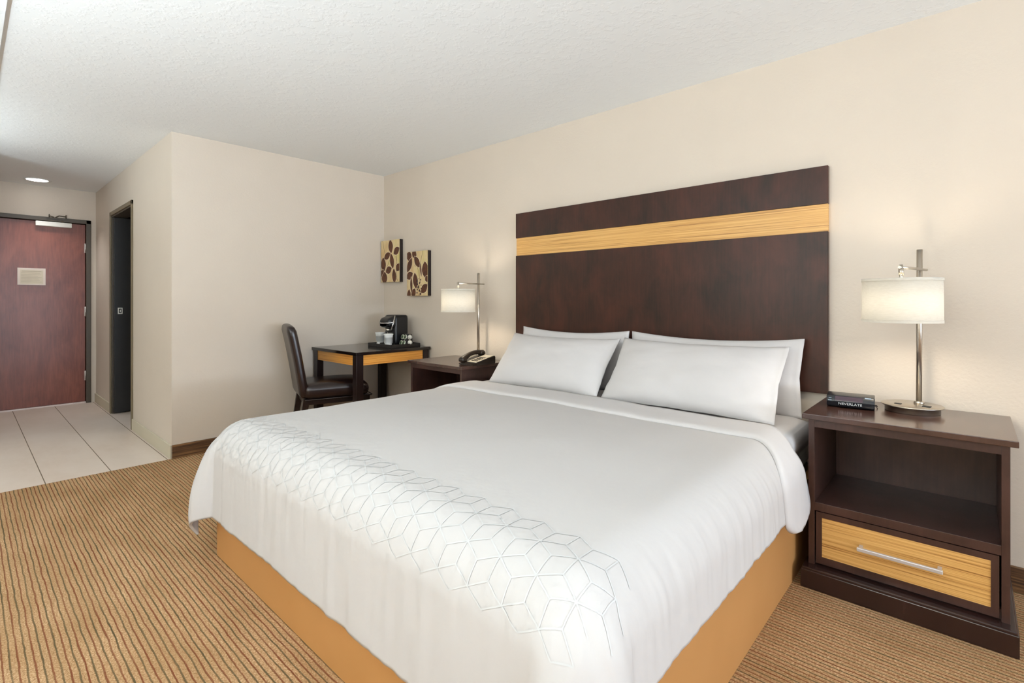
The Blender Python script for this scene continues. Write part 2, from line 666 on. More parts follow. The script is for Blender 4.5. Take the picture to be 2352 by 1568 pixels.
# entry door
m = MB()
for y0, y1 in ((DY1 - .0, DY1 + .045), (DY0 - .045, DY0)):
    m.box(HX - .1, HX + .02, y0, y1, 0, 2.105, bev=.004)
m.box(HX - .1, HX + .02, DY0 - .045, DY1 + .045, 2.06, 2.105, bev=.004)
m.box(HX - .1, HX - .02, DY0, DY0 + .012, 0, 2.06)
d1 = struct(m.build('door_1', 'frame_bronze'), 'entry door with dark metal frame')
lf = box(HX - .06, HX - .015, DY0 + .003, DY1 - .003, 0.018, 2.055, bev=.003).build('door_leaf', 'door_veneer', d1)
lf['label'] = 'red-brown wooden entry door leaf'
m = MB()
m.box(HX - .015, HX + .035, -2.35, -2.05, 2.0, 2.052, bev=.006)
cl = m.build('door_closer', 'closer_white', lf)
m = MB()
m.cyl((HX + .01, -2.13, 2.05), (HX + .01, -2.13, 2.075), .012)
m.box(HX + .0, HX + .012, -2.23, -2.12, 2.078, 2.088)
m.cyl((HX + .006, -2.23, 2.07), (HX + .03, -2.16, 2.125), .006)
m.cyl((HX + .03, -2.16, 2.125), (HX + .03, -2.1, 2.12), .006)
m.cyl((HX + .03, -2.1, 2.1), (HX + .03, -2.1, 2.14), .005)
m.cyl((HX + .03, -2.24, 2.1), (HX + .03, -2.24, 2.135), .005)
m.cyl((HX + .03, -2.24, 2.118), (HX + .03, -2.2, 2.105), .005)
m.box(HX + .02, HX + .03, -2.26, -2.08, 2.086, 2.1)
m.build('closer_arm', 'frame_bronze', lf)
m = MB()
for z in (1.784, 1.054, 0.315):
    h = box(HX - .016, HX - .006, DY1 - .012, DY1 + .006, z - .055, z + .055, bev=.002)
    h.cyl((HX - .006, DY1 - .003, z - .055), (HX - .006, DY1 - .003, z + .055), .006, 12)
    h.build('hinge', 'hinge_steel', lf)
m.bm.free()
pm = MB()
pm.box(HX - .015, HX - .009, -2.489, -2.266, 1.35, 1.533, bev=.001)
pm.mi = 1
pm.box(HX - .009, HX - .0085, -2.468, -2.285, 1.362, 1.512)
pm.mi = 2
pm.box(HX - .0085, HX - .0082, -2.455, -2.30, 1.495, 1.501)
for k in range(7):
    z = 1.478 - k * .016
    pm.box(HX - .0085, HX - .0082, -2.46, -2.295 - rnd.random() * .05, z, z + .0035)
pl = pm.build('notice_placard', ['placard', 'placard_print', 'print_ink'])
tag(pl, 'small cream notice placard fixed on the red-brown entry door', 'notice')
tr = struct(box(HX - .08, HX + .01, DY0, DY1, 0, .016, bev=.003).build('trim_2', 'threshold_metal'), 'pale threshold under the entry door')

# recessed ceiling light in the hall
dl = thing('ceiling_downlight', 'round recessed ceiling light glowing white above the entry hall', 'ceiling light', (-2.8, -2.36, H))
MB().lathe([(0.085, -0.002), (0.105, -0.008), (0.112, -0.002), (0.112, 0.0), (0.085, 0.0), (0.085, -0.002)], seg=48).build('trim_ring', 'white_trim', dl)
MB().lathe([(0, -0.006), (0.05, -0.006), (0.086, -0.003), (0.086, 0.0), (0, 0.0)], seg=48).build('lens', 'downlight_glow', dl)
sp = bpy.data.lights.new('downlight_lamp', 'SPOT')
sp.energy = 38
sp.spot_size = math.radians(105)
sp.spot_blend = 0.8
sp.shadow_soft_size = 0.08
sp.color = (0.95, 0.97, 1.0)
so = bpy.data.objects.new('downlight_lamp', sp)
so.location = (0, 0, -0.02)
so.parent = dl
COL.objects.link(so)

# added floor lamps outside the picture, made up to carry the uplights
for i, (tx_, ty_, tz_) in enumerate(ADDED_LAMPS):
    t = thing('floor_lamp', ['tall floor lamp with an open white bowl in the hall alcove', 'low floor lamp with an open white bowl opposite the bed foot', 'low floor lamp with an open white bowl behind the camera'][i], 'lamp', (tx_, ty_, 0), 0, 'open bowl floor lamps')
    MB().lathe([(0, 0), (.14, 0), (.14, .02), (.02, .03), (0, .03)]).build('base', 'brushed_nickel', t)
    MB().cyl((0, 0, .03), (0, 0, tz_ - .08), .012).build('pole', 'brushed_nickel', t)
    MB().lathe([(0.0, tz_ - .1), (.05, tz_ - .095), (.20, tz_ - .01), (.197, tz_ - .007), (.05, tz_ - .088), (0, tz_ - .092)]).build('bowl', 'white_trim', t)

# ------------------------------------------------------------------ headboard
hb = thing('headboard', 'wide dark brown wood headboard with a striped light wood band', 'headboard', (2.857, -0.002, 0))
hw = 1.026
box(-hw, hw, -0.034, 0, 1.655, 1.842, bev=.002).build('top_panel', 'headboard_wood', hb)
box(-hw, hw, -0.034, 0, 0.722, 1.520, bev=.002).build('main_panel', 'headboard_wood', hb)
o = box(-hw + .003, hw - .001, -0.027, 0, 1.520, 1.655).build('inlay_band', 'zebrano', hb)
o['label'] = 'light striped zebra-wood band'

# ------------------------------------------------------------------ bed
BX0, BX1, BY0 = 1.79, 3.845, -2.075
bed = thing('bed_base', 'tan wrapped platform bed base standing under the white duvet', 'bed base', (2.817, -1.07, 0))
hx, hy = (BX1 - BX0) / 2, 1.021


def rrect(hx, hy, r, n=8):
    p = []
    for cx, cy, a0 in ((hx - r, hy - r, 0), (-hx + r, hy - r, 90), (-hx + r, -hy + r, 180), (hx - r, -hy + r, 270)):
        for k in range(n + 1):
            a = math.radians(a0 + 90 * k / n)
            p.append((cx + r * math.cos(a), cy + r * math.sin(a)))
    return p


MB().prism(rrect(hx, hy, .03), 0.0, 0.36).build('base_wrap', 'base_vinyl', bed)
MB().prism(rrect(hx - .03, hy - .03, .05), 0.36, 0.392).build('deck', 'satin_black', bed)

mt = thing('mattress', 'thick mattress in a white fitted sheet lying on the tan base', 'mattress', (2.817, -1.055, 0.40))


def mat_def(p):
    n = mnoise.noise(Vector((p.x * 3, p.y * 3, p.z * 6))) * .006
    up = min(1.0, max(0.0, (p.y - .42) / .12)) * (1 if p.z > .1 else 0)
    return (p.x * (1 + .012 * up) + n, p.y, p.z + n * .6 + .022 * up)


MB().soft(-1.01, 1.01, -.965, .965, 0.0, 0.10, .03, 12, mat_def).build('ticking', 'mattress_side', mt)
MB().soft(-1.015, 1.015, -.97, .97, 0.06, 0.193, .06, 24, mat_def).build('fitted_sheet', 'linen_bright', mt)

# duvet: a cloth with square corners draped over the bed
TOPZ = 0.618
XL_IN, XR_IN, YF_IN = 1.885, 3.745, -1.975
DR = 0.15
HANG_R, HANG_L, HANG_F = 0.345, 0.345, 0.497


def drape(ex, ey, ang_bias=0.0):
    """outward excess past the flat top -> (outward distance, drop)"""
    L = math.hypot(ex, ey)
    q = DR * PI / 2
    if L < q:
        return DR * math.sin(L / DR), DR * (1 - math.cos(L / DR)), L
    s = L - q
    return DR + s * 0.035, DR + s * 0.999, L


def duvet_pt(x, y, lift=0.0):
    """x,y: cloth coordinates in the plane of the flat top"""
    exr = max(0.0, x - XR_IN)
    exl = max(0.0, XL_IN - x)
    ey = max(0.0, YF_IN - y)
    sx = 1 if exr > 0 else -1
    ex = exr if exr > 0 else exl
    bx = min(max(x, XL_IN), XR_IN)
    by = max(y, YF_IN)
    o, q, L = drape(ex, ey)
    if lift:
        o2 = o
        if L < DR * PI / 2:
            o += lift * math.sin(L / DR)
            q -= lift * math.cos(L / DR)
        else:
            o += lift
    th = math.atan2(ey, ex) if (ex > 0 or ey > 0) else 0
    dome = 0.010 * math.cos((bx - 2.815) / 1.9 * PI) * 1.0
    w = mnoise.noise(Vector((x * 2.2, y * 2.2, 0.3))) * 0.006 + mnoise.noise(Vector((x * 6, y * 5, 4.3))) * 0.0025
    hang = max(0.0, L - DR)
    if ex > 0 and ey > 0:
        c = math.sin(2 * th)
        o += c * (0.10 if sx < 0 else 0.05) * math.sin(min(1.0, hang / 0.62) * PI)
        o += 0.018 * math.sin(6 * th) * min(1, hang / 0.3)
    if hang > 0:
        u = y if ex > ey else x
        o += min(1, hang / 0.3) * (mnoise.noise(Vector((u * 5.0, 0.0, 7 + sx))) * 0.006 + mnoise.noise(Vector((u * 11, hang * 3, 2))) * 0.004)
    if L > 0.06:
        u = y if ex > ey else x
        k = min(1.0, (L - 0.06) / 0.10)
        o += k * mnoise.noise(Vector((u * 26, L * 3.0, 11.0))) * 0.0035
        o += k * max(0, 1 - hang / .35) * mnoise.noise(Vector((u * 48, L * 9.0, 5.0))) * 0.0022
    px = bx + sx * (math.cos(th) if ex > 0 else 0) * o
    py = by - (math.sin(th) if ey > 0 else 0) * o
    pz = TOPZ + dome - q + w * (1 if hang < 0.1 else 0.3)
    return Vector((px, py, max(pz, 0.02)))


def axis_steps(a, b, n):
    return [a + (b - a) * k / n for k in range(n + 1)]


cx0, cx1 = XL_IN - HANG_L, XR_IN + HANG_R
cy0, cy1 = -0.72, YF_IN - HANG_F
xs = axis_steps(cx0, XL_IN, 44) + axis_steps(XL_IN, XR_IN, 230)[1:] + axis_steps(XR_IN, cx1, 44)[1:]
ys = axis_steps(cy0, YF_IN, 150) + axis_steps(YF_IN, cy1, 56)[1:]


def cloth_object(name, xs, ys, fn, mats, thick, parent=None, hem_round=0.0, strips=None, lift=0.0):
    mb = MB()
    bm = mb.bm
    G = [[bm.verts.new(fn(x, y)) for x in xs] for y in ys]
    for j in range(len(ys) - 1):
        for i in range(len(xs) - 1):
            f = bm.faces.new((G[j][i], G[j][i + 1], G[j + 1][i + 1], G[j + 1][i]))
            f.smooth = True
    bm.normal_update()
    nrm = {v: v.normal.copy() for v in bm.verts}
    flip = -1 if sum(n.z for n in nrm.values()) < 0 else 1
    B = [[bm.verts.new(v.co - nrm[v] * flip * thick) for v in row] for row in G]
    for j in range(len(ys) - 1):
        for i in range(len(xs) - 1):
            f = bm.faces.new((B[j][i], B[j + 1][i], B[j + 1][i + 1], B[j][i + 1]))
            f.smooth = True
    edge = [(0, i) for i in range(len(xs))] + [(j, len(xs) - 1) for j in range(1, len(ys))] + \
           [(len(ys) - 1, i) for i in range(len(xs) - 2, -1, -1)] + [(j, 0) for j in range(len(ys) - 2, 0, -1)]
    for k in range(len(edge)):
        a, b = edge[k], edge[(k + 1) % len(edge)]
        try:
            bm.faces.new((G[a[0]][a[1]], G[b[0]][b[1]], B[b[0]][b[1]], B[a[0]][a[1]]))
        except ValueError:
            pass
    bmesh.ops.recalc_face_normals(bm, faces=bm.faces[:])
    if strips:
        mb.mi = 1
        n0 = len(bm.faces)
        for a, b in strips:
            a, b = Vector(a), Vector(b)
            d = (b - a).normalized()
            w = Vector((-d.y, d.x)) * 0.0017
            n = 4
            last = None
            for k in range(n + 1):
                p = a.lerp(b, k / n)
                cur = (bm.verts.new(fn(p.x + w.x, p.y + w.y, 0.0012)), bm.verts.new(fn(p.x - w.x, p.y - w.y, 0.0012)))
                if last:
                    f = bm.faces.new((last[0], last[1], cur[1], cur[0]))
                    f.smooth = True
                last = cur
        mb._mark(n0)
    me = bpy.data.meshes.new(name)
    bm.to_mesh(me)
    bm.free()
    for mm in mats:
        me.materials.append(M[mm])
    o = bpy.data.objects.new(name, me)
    COL.objects.link(o)
    return o


# woven band of tumbling blocks along the foot edge
strips = []
hs = 0.062
rowsn = 3
for r in range(rowsn):
    y0 = -1.955 - r * hs * 1.5 * 0.9
    nx = int(2.15 / (hs * math.sqrt(3)))
    for k in range(nx):
        x0 = 1.78 + k * hs * math.sqrt(3) + (hs * math.sqrt(3) / 2 if r % 2 else 0)
        c = Vector((x0, y0))
        P = [c + Vector((math.cos(math.radians(30 + 60 * q)), math.sin(math.radians(30 + 60 * q)) * .9)) * hs for q in range(6)]
        for q in (0, 1, 2):
            strips.append((P[q], P[q + 1]))
        if r == rowsn - 1:
            for q in (3, 4):
                strips.append((P[q], P[q + 1]))
        for q in (1, 3, 5):
            strips.append((c, P[q]))
dv = cloth_object('duvet', xs, ys, duvet_pt, ['linen', 'satin_thread'], 0.012, strips=strips)
tag(dv, 'large white duvet spread over the bed, woven blocks along its foot edge', 'duvet')

# sheet band turned down over the duvet
BTH = 0.013


def band_pt(x, v, lift=0.0):
    """v 0..1 from the foot-side edge to the head-side edge"""
    exr = max(0.0, x - XR_IN)
    exl = max(0.0, XL_IN - x)
    ex = max(exr, exl)
    o, q, L = drape(ex, 0)
    hang = max(0.0, L - DR * 0.9)
    f1 = -0.50
    hangmax = 0.275
    lean = min(1.0, ex / 0.22)
    lean = lean * lean * (3 - 2 * lean)
    f0 = -0.745 - 0.15 * lean
    if hang > 0:
        uu = min(1, hang / hangmax)
        f1 = -0.63 + 0.10 * uu
        f0 += 0.05 * uu
        cut = max(0.0, (uu - 0.74) / 0.26)
        rr = 1 - math.sqrt(max(0, 1 - cut * cut))
        f0 = f0 + rr * 0.12
        f1 = f1 - rr * 0.12
    else:
        s = min(1.0, L / (DR * 0.9))
        f1 = -0.50 + (-0.63 + 0.50) * s
    y = f0 + (f1 - f0) * v
    p = duvet_pt(x, y)
    edge = math.sin(min(1, max(0, v / 0.12)) * PI / 2)
    d = 0.002 + BTH * edge
    if L < DR * PI / 2:
        a = L / DR
        nx, nz = math.sin(a), math.cos(a)
    else:
        nx, nz = 1.0, 0.03
    sx = 1 if exr > 0 else -1
    ww = mnoise.noise(Vector((x * 7, y * 9, 1.7))) * .003
    return Vector((p.x + sx * nx * (d + ww), p.y, p.z + nz * (d + ww)))


bxs = axis_steps(XL_IN - .33, XL_IN, 24) + axis_steps(XL_IN, XR_IN, 44)[1:] + axis_steps(XR_IN, XR_IN + .41, 34)[1:]
bd = cloth_object('turned_down_sheet', bxs, axis_steps(0, 1, 12), band_pt, ['linen_bright'], 0.006)
tag(bd, 'bright white sheet band turned down over the duvet, one end hanging by the nightstand', 'sheet')


# pillows
def pillow_mesh(w, h, th, seed, flange=0.06, sag=0.02):
    """local: x width, z height (bottom at 0), y thickness (front is -y)"""
    mb = MB()
    bm = mb.bm
    NX, NZ = 44, 26
    F, Bk = [], []
    for j in range(NZ + 1):
        rf, rb = [], []
        for i in range(NX + 1):
            u, vv = -1 + 2 * i / NX, -1 + 2 * j / NZ
            us = u
            if flange > 0:
                us = min(1.0, max(-1.0, (u + flange * 0.5) / (1 - flange * 0.5))) if u > 0 else u
            prof = max(0.0, (1 - abs(us) ** 3.2)) ** 0.62 * max(0.0, (1 - abs(vv) ** 2.6)) ** 0.62
            pin = 1 - 0.035 * (1 - abs(vv)) ** 1.0 * abs(u) ** 6
            pinz = 1 - 0.045 * (1 - abs(u) ** 2) * abs(vv) ** 4
            x = u * w / 2 * pin
            z = h / 2 + vv * h / 2 * pinz - (sag * (1 - u * u) if vv > 0.6 else 0) * max(0, (vv - .6) / .4)
            n = mnoise.noise(Vector((u * 2.3, vv * 2.0, seed))) * .010 + mnoise.noise(Vector((u * 6, vv * 5, seed + 9))) * .004
            t = th / 2 * prof
            e = 0.003
            wv = mnoise.noise(Vector((u * 4, vv * 4, seed + 30))) * 0.006 * (1 - prof)
            rf.append(bm.verts.new((x, -t - e + (n * prof) + wv, z)))
            rb.append(bm.verts.new((x, t * .8 + e + wv, z)))
        F.append(rf)
        Bk.append(rb)
    for j in range(NZ):
        for i in range(NX):
            bm.faces.new((F[j][i], F[j][i + 1], F[j + 1][i + 1], F[j + 1][i]))
            bm.faces.new((Bk[j][i], Bk[j + 1][i], Bk[j + 1][i + 1], Bk[j][i + 1]))
    for j in range(NZ):
        bm.faces.new((F[j][0], F[j + 1][0], Bk[j + 1][0], Bk[j][0]))
        bm.faces.new((F[j][NX], Bk[j][NX], Bk[j + 1][NX], F[j + 1][NX]))
    for i in range(NX):
        bm.faces.new((F[0][i], Bk[0][i], Bk[0][i + 1], F[0][i + 1]))
        bm.faces.new((F[NZ][i], F[NZ][i + 1], Bk[NZ][i + 1], Bk[NZ][i]))
    return mb


def pillow(label, w, h, th, seed, loc, tilt, rz=0.0, ry=0.0, flange=0.06):
    o = pillow_mesh(w, h, th, seed, flange).build('pillow', 'linen_bright', smooth=True)
    o.location = loc
    o.rotation_euler = (-math.radians(tilt), math.radians(ry), math.radians(rz))
    tag(o, label, 'pillow', 'white pillows leaning on the headboard')
    return o


pillow('white pillow standing behind the left front pillow against the headboard', 0.87, 0.388, 0.09, 3.0, (2.40, -0.150, 0.607), 8, flange=0.03)
pillow('white pillow standing behind the right front pillow against the headboard', 0.94, 0.388, 0.10, 8.0, (3.325, -0.150, 0.607), 8, 0, 0, flange=0.06)
pillow('shorter-looking white front pillow on the left side of the bed, by the phone', 0.86, 0.42, 0.15, 15.0, (2.395, -0.46, 0.625), 40, 0, 0, flange=0.03)
pillow('large white front pillow on the right side of the bed, by the clock', 0.90, 0.425, 0.16, 21.0, (3.302, -0.45, 0.625), 39, 0, 0, flange=0.08)


# ------------------------------------------------------------------ nightstands
def make_nightstand(label, loc):
    t = thing('nightstand', label, 'nightstand', loc, 0, 'dark wood nightstands beside the bed')
    w, y0, y1, h = 0.32, -0.25, 0.25, 0.71
    box(-w, w, y0, y1, h - .022, h, bev=.002).build('top', 'espresso_top', t)
    bw, by = 0.30, y0 + .018
    for s in (-1, 1):
        x0, x1 = sorted((s * bw, s * (bw - .022)))
        box(x0, x1, by, y1 - .01, .08, h - .022, bev=.001).build('side_panel', 'espresso_wood', t)
        x0, x1 = sorted((s * (bw - .022), s * (bw - .036)))
        m = MB()
    box(-bw + .022, bw - .022, y1 - .025, y1 - .012, .09, h - .022).build('back_panel', 'espresso_wood', t)
    box(-bw + .022, bw - .022, by, by + .02, .655, h - .022, bev=.001).build('top_rail', 'espresso_wood', t)
    box(-bw + .022, bw - .022, by, y1 - .025, .311, .345, bev=.001).build('shelf', 'espresso_wood', t)
    box(-bw + .022, bw - .022, by + .02, by + .04, .08, .12).build('bottom_rail', 'espresso_wood', t)
    m = MB()
    prof = [(0.0, 0.0), (0.0, 0.078), (-.004, .083), (-.03, .088), (-.05, .088), (-.05, 0.0)]
    # plinth: front and sides with a small rounded ledge
    m.box(-w - .0, w + .0, y0 - .03, y1, 0, .076, bev=.003)
    m.box(-w + .004, w - .004, y0 - .026, y1, .07, .086, bev=.005, seg=3)
    m.build('plinth', 'plinth_wood', t)
    # drawer
    dm = MB()
    X, Z0, Z1, yf = bw - .027, .095, .307, by + .002
    P = 0.022
    fr = .0
    dm.box(-X, X, yf, yf + .02, Z1 - P, Z1)
    dm.box(-X, X, yf, yf + .02, Z0, Z0 + .028)
    dm.box(-X, -X + .021, yf, yf + .02, Z0 + .028, Z1 - P)
    dm.box(X - .021, X, yf, yf + .02, Z0 + .028, Z1 - P)
    dr = dm.build('drawer', 'espresso_wood', t)
    o = box(-X + .019, X - .019, yf + .003, yf + .016, Z0 + .026, Z1 - P + .002).build('drawer_panel', 'zebrano', dr)
    o['label'] = 'striped light wood drawer front'
    hm = MB()
    hm.box(-.128, .128, yf - .036, yf - .024, .203, .217, bev=.002)
    for s in (-1, 1):
        hm.box(s * .118 - .006, s * .118 + .006, yf - .025, yf + .004, .204, .216, bev=.001)
    hm.build('handle', 'handle_metal', dr)['label'] = 'silver bar handle'
    return t


ns = make_nightstand('dark wood nightstand right of the bed holding the alarm clock', (4.197, -0.270, 0))
n2 = copy_tree(ns)
n2.location = (1.437, -0.270, 0)
n2['label'] = 'dark wood nightstand between the desk and the bed holding the telephone'


# ------------------------------------------------------------------ table lamps
def make_lamp(label, loc, rz):
    t = thing('table_lamp', label, 'lamp', loc, rz, 'brushed nickel table lamps')
    bz = 0.030
    MB().lathe([(0, 0), (.092, 0), (.094, .002), (.094, bz - .006), (.105, bz - .005), (.107, bz - .002), (.105, bz), (0, bz + .001)], seg=64).build('base', 'brushed_nickel', t)
    box(-.052, -.028, -.045, -.028, bz, bz + .003, bev=.001).build('outlet', 'satin_black', t)
    box(.040, .068, -.035, -.012, bz, bz + .004, bev=.001).build('outlet', 'satin_black', t)
    p = MB()
    p.cyl((.017, .03, bz), (.017, .03, bz + .012), .018)
    p.cyl((.017, .03, bz), (.019, .03, .687), .0105)
    p.build('pole', 'brushed_nickel', t)
    a = MB()
    a.cyl((.030, .088, .602), (.010, -.226, .602), .0055)
    a.build('arm', 'brushed_nickel', t)
    f = MB()
    sy = -.215
    f.cyl((.013, sy, .612), (.013, sy, .50), .006)
    f.cyl((.013, sy, .598), (.013, sy, .570), .009)
    for k in range(3):
        an = math.radians(90 + 120 * k)
        f.cyl((.013, sy, .548), (.013 + .127 * math.cos(an), sy + .127 * math.sin(an), .548), .0018, 8)
    f.cyl((.013, sy, .53), (.013, sy, .500), .014)
    f.build('socket', 'brushed_nickel', t)
    MB().lathe([(0, .425), (.014, .429), (.025, .442), (.028, .458), (.024, .474), (.014, .492), (.012, .503), (0, .503)], cx=.013, cy=sy, seg=24).build('bulb', 'bulb_glow', t)
    R = .129
    z0, z1 = .384, .557
    s = MB()
    s.lathe([(R, z0 + .01), (R - .001, z1 - .01), (R - .0025, z1 - .01), (R - .0025, z0 + .01), (R, z0 + .01)], cx=.013, cy=sy, seg=72)
    sh = s.build('shade', 'shade_fabric', t)
    sh['label'] = 'drum lamp shade of white fabric'
    for za in (z0, z1 - .011):
        h = MB()
        h.lathe([(R + .0012, za), (R + .0012, za + .011), (R - .004, za + .011), (R - .004, za), (R + .0012, za)], cx=.013, cy=sy, seg=72)
        h.build('shade_trim', 'shade_fabric', sh)
    return t


lamp = make_lamp('brushed nickel lamp with white drum shade beside the alarm clock', (4.214, -0.168, 0.710), math.radians(-8.6))
l2 = copy_tree(lamp)
l2.location = (1.488, -0.146, 0.710)
l2.rotation_euler = (0, 0, math.radians(9))
l2['label'] = 'brushed nickel lamp with white drum shade behind the telephone'

# ------------------------------------------------------------------ alarm clock
ck = thing('alarm_clock', 'small black digital alarm clock on the right nightstand', 'alarm clock', (4.006, -0.240, 0.71), math.radians(6))
body = [(-.045, .006), (-.058, .03), (-.044, .053), (.03, .058), (.05, .045), (.052, .008), (.04, 0.0), (-.03, 0.0)]
m = MB()
m.prism(body, -.087, .087, 'yz')
bmesh.ops.bevel(m.bm, geom=[e for e in m.bm.edges], offset=.005, segments=3, profile=.5, affect='EDGES')
m.build('case', 'clock_plastic', ck, smooth=True)
# sloping front: line from (-.058,.03) to (-.044,.053)
n_up = Vector((0, -(0.053 - 0.03), -( -0.058 + 0.044))).normalized()
slope = Matrix.Rotation(math.atan2(.014, .023), 3, 'X')
m = MB()
m.box(-.055, .045, -.0535, -.0505, .030, .052, bev=.001, rot=slope.inverted(), piv=(0, -.052, .041))
m.build('display', 'clock_window', ck)
m = MB()
m.box(.052, .075, -.048, -.044, .047, .0525, bev=.001, rot=slope.inverted())
m.build('snooze_button', 'button_blue', ck)
m = MB()
m.box(-.078, -.068, -.0575, -.0555, .040, .0425)
m.box(-.080, -.067, -.0595, -.0575, .031, .0335)
m.build('indicator_mark', 'button_blue', ck)
me = text_mesh('NEVERLATE', .0165, .0003)
me.materials.append(M['letter_white'])
lt = bpy.data.objects.new('lettering', me)
COL.objects.link(lt)
lt.parent = ck
lt.location = (.0, -.0535, .0195)
lt.rotation_euler = (PI / 2 + math.radians(22), 0, 0)
cord = MB().tube([(.082, .03, .014), (.093, .034, .012), (.096, .05, .0035), (.088, .09, .0022), (.07, .14, .0022), (.06, .20, .0022)], .0018, 6)
cord.build('power_cord', 'phone_black', ck)

# ------------------------------------------------------------------ telephone
ph = thing('telephone', 'black desk telephone with pale keypad strip on the left nightstand', 'telephone', (1.688, -0.300, 0.71), math.radians(0))
m = MB()
m.prism([(-.10, 0), (-.10, .02), (.10, .058), (.105, .05), (.105, 0)], -.085, .085, 'yz')
bmesh.ops.bevel(m.bm, geom=m.bm.edges[:], offset=.004, segments=2, affect='EDGES')
m.build('body', 'phone_black', ph, smooth=False)
sl = Matrix.Rotation(math.atan2(.038, .20), 3, 'X')
m = MB()
m.box(-.015, .078, -.093, .093, .0385, .0425, bev=.0015, rot=sl, piv=(0, 0, .0395))
m.mi = 1
for r in range(4):
    for c in range(3):
        m.box(.005 + c * .022, .020 + c * .022, -.07 + r * .026, -.056 + r * .026, .0425, .0455, bev=.001, rot=sl, piv=(0, 0, .0395))
kp = m.build('keypad', ['phone_face', 'phone_black'], ph)
kp['label'] = 'cream keypad plate'
pts = []
for k in range(17):
    a = k / 16
    y = -.115 + a * .215
    z = .030 + a * .040 + .026 * math.sin(PI * a)
    pts.append((-.052, y, z))
m = MB()
m.tube(pts, lambda a: .016 + .009 * abs(2 * a - 1) ** 2.2, 14)
m.soft(-.078, -.026, -.128, -.075, .018, .050, .014, 4)
m.soft(-.078, -.026, .062, .115, .056, .088, .014, 4)
hs_ = m.build('handset', 'phone_black', ph)
pts = []
for k in range(150):
    a = k / 149
    b = a * 2 * PI * 15
    cx_, cy_ = -.06 + .13 * a, -.128 - .016 * math.sin(PI * a) * 1.0
    pts.append((cx_, cy_ + .006 * math.cos(b), .009 + .006 * math.sin(b)))
MB().tube(pts, .0016, 6).build('coiled_cord', 'phone_black', ph)

# ------------------------------------------------------------------ desk
dk = thing('desk', 'small black-topped desk with orange wood aprons in the corner', 'desk', (0.39, -0.39, 0))
dx0, dx1, dy0, dy1 = -.375, .380, -.375, .375
box(dx0, dx1, dy0, dy1, .737, .762, bev=.002).build('desktop', 'desk_top', dk)
LW = .062
for sx in (0, 1):
    for sy in (0, 1):
        x0 = dx0 + .012 if sx == 0 else dx1 - .012 - LW
        y0 = dy0 + .012 if sy == 0 else dy1 - .012 - LW
        box(x0, x0 + LW, y0, y0 + LW, 0, .737, bev=.002).build('leg', 'desk_wood', dk)
for (a, b, c, d) in ((dx0 + .074, dx1 - .074, dy0 + .020, dy0 + .038), (dx0 + .074, dx1 - .074, dy1 - .038, dy1 - .020),
                     (dx0 + .020, dx0 + .038, dy0 + .074, dy1 - .074), (dx1 - .038, dx1 - .020, dy0 + .074, dy1 - .074)):
    o = box(a, b, c, d, .652, .737).build('apron', 'zebrano_desk', dk)
    o['label'] = 'orange striped wood apron'

# ------------------------------------------------------------------ chair
ch = thing('desk_chair', 'dark brown leather armless chair tucked under the corner desk', 'chair', (0.372, -0.755, 0), math.radians(-17))


def seat_def(p):
    fx = 1 - abs(p.x / .25) ** 2.5 if abs(p.x) < .25 else 0
    fy = 1 - abs(p.y / .30) ** 2.5 if abs(p.y) < .30 else 0
    if p.z > .44:
        p.z += .022 * max(0, fx) * max(0, fy)
    if p.y > .2:
        p.z -= (p.y - .2) * .25 * (1 if p.z > .45 else 0)
    return p


MB().soft(-.225, .225, -.26, .262, .385, .505, .05, 14, seat_def).build('seat', 'leather', ch)


def back_def(p):
    # local box: x width, z height 0.40..0.98, y thickness -> lean back and roll at the top
    h = (p.z - .40) / .58
    arch = .030 * (1 - (p.x / .24) ** 2)
    lean = -.070 * h - .03 * h * h
    p.z += arch * max(0, h) ** 3
    return (p.x * (1 + .02 * h), p.y + lean - .012 * (1 - (p.x / .24) ** 2) * h, p.z)


MB().soft(-.215, .215, -.285, -.215, .40, .965, .032, 14, back_def).build('backrest', 'leather', ch)
m = MB()
for zz in (.388,):
    m.tube([(-.222, -.25, zz), (-.222, .27, zz), (-.205, .283, zz), (.205, .283, zz), (.222, .27, zz), (.222, -.25, zz)], .0045, 6)
m.build('piping', 'leather', ch)
o = box(-.205, .205, -.245, .265, .345, .39, bev=.004).build('seat_frame', 'desk_wood', ch)
for sx in (-1, 1):
    m = MB()
    m.prism([(.215, 0), (.250, 0), (.262, .36), (.215, .36)], sx * .182 - .021, sx * .182 + .021, 'yz')
    m.build('leg', 'desk_wood', ch)
    m = MB()
    m.prism([(-.315, 0), (-.28, 0), (-.21, .39), (-.26, .39)], sx * .182 - .021, sx * .182 + .021, 'yz')
    m.build('leg', 'desk_wood', ch)

# ------------------------------------------------------------------ coffee corner
tx0, tx1, ty0, ty1 = .295, .665, -.365, -.05
DZ = .762
tc_ = ((tx0 + tx1) / 2, (ty0 + ty1) / 2)
tray = thing('serving_tray', 'low black rectangular tray on the desk under the coffee maker', 'tray', (tc_[0], tc_[1], DZ))
a, b = (tx1 - tx0) / 2, (ty1 - ty0) / 2
box(-a, a, -b, b, 0, .008, bev=.002).build('tray_base', 'tray_leather', tray)
m = MB()
for q in ((-a, a, -b, -b + .008), (-a, a, b - .008, b), (-a, -a + .008, -b, b), (a - .008, a, -b, b)):
    m.box(*q, .004, .030, bev=.0025)
m.build('tray_rim', 'tray_leather', tray)
TZ = DZ + .0085

cm = thing('coffee_maker', 'black single-cup coffee maker with silver trim on the tray', 'coffee maker', (.455, -.185, TZ))
m = MB()
m.soft(-.085, .085, -.055, .095, .0, .277, .02, 8)
m.build('body', 'black_plastic', cm)


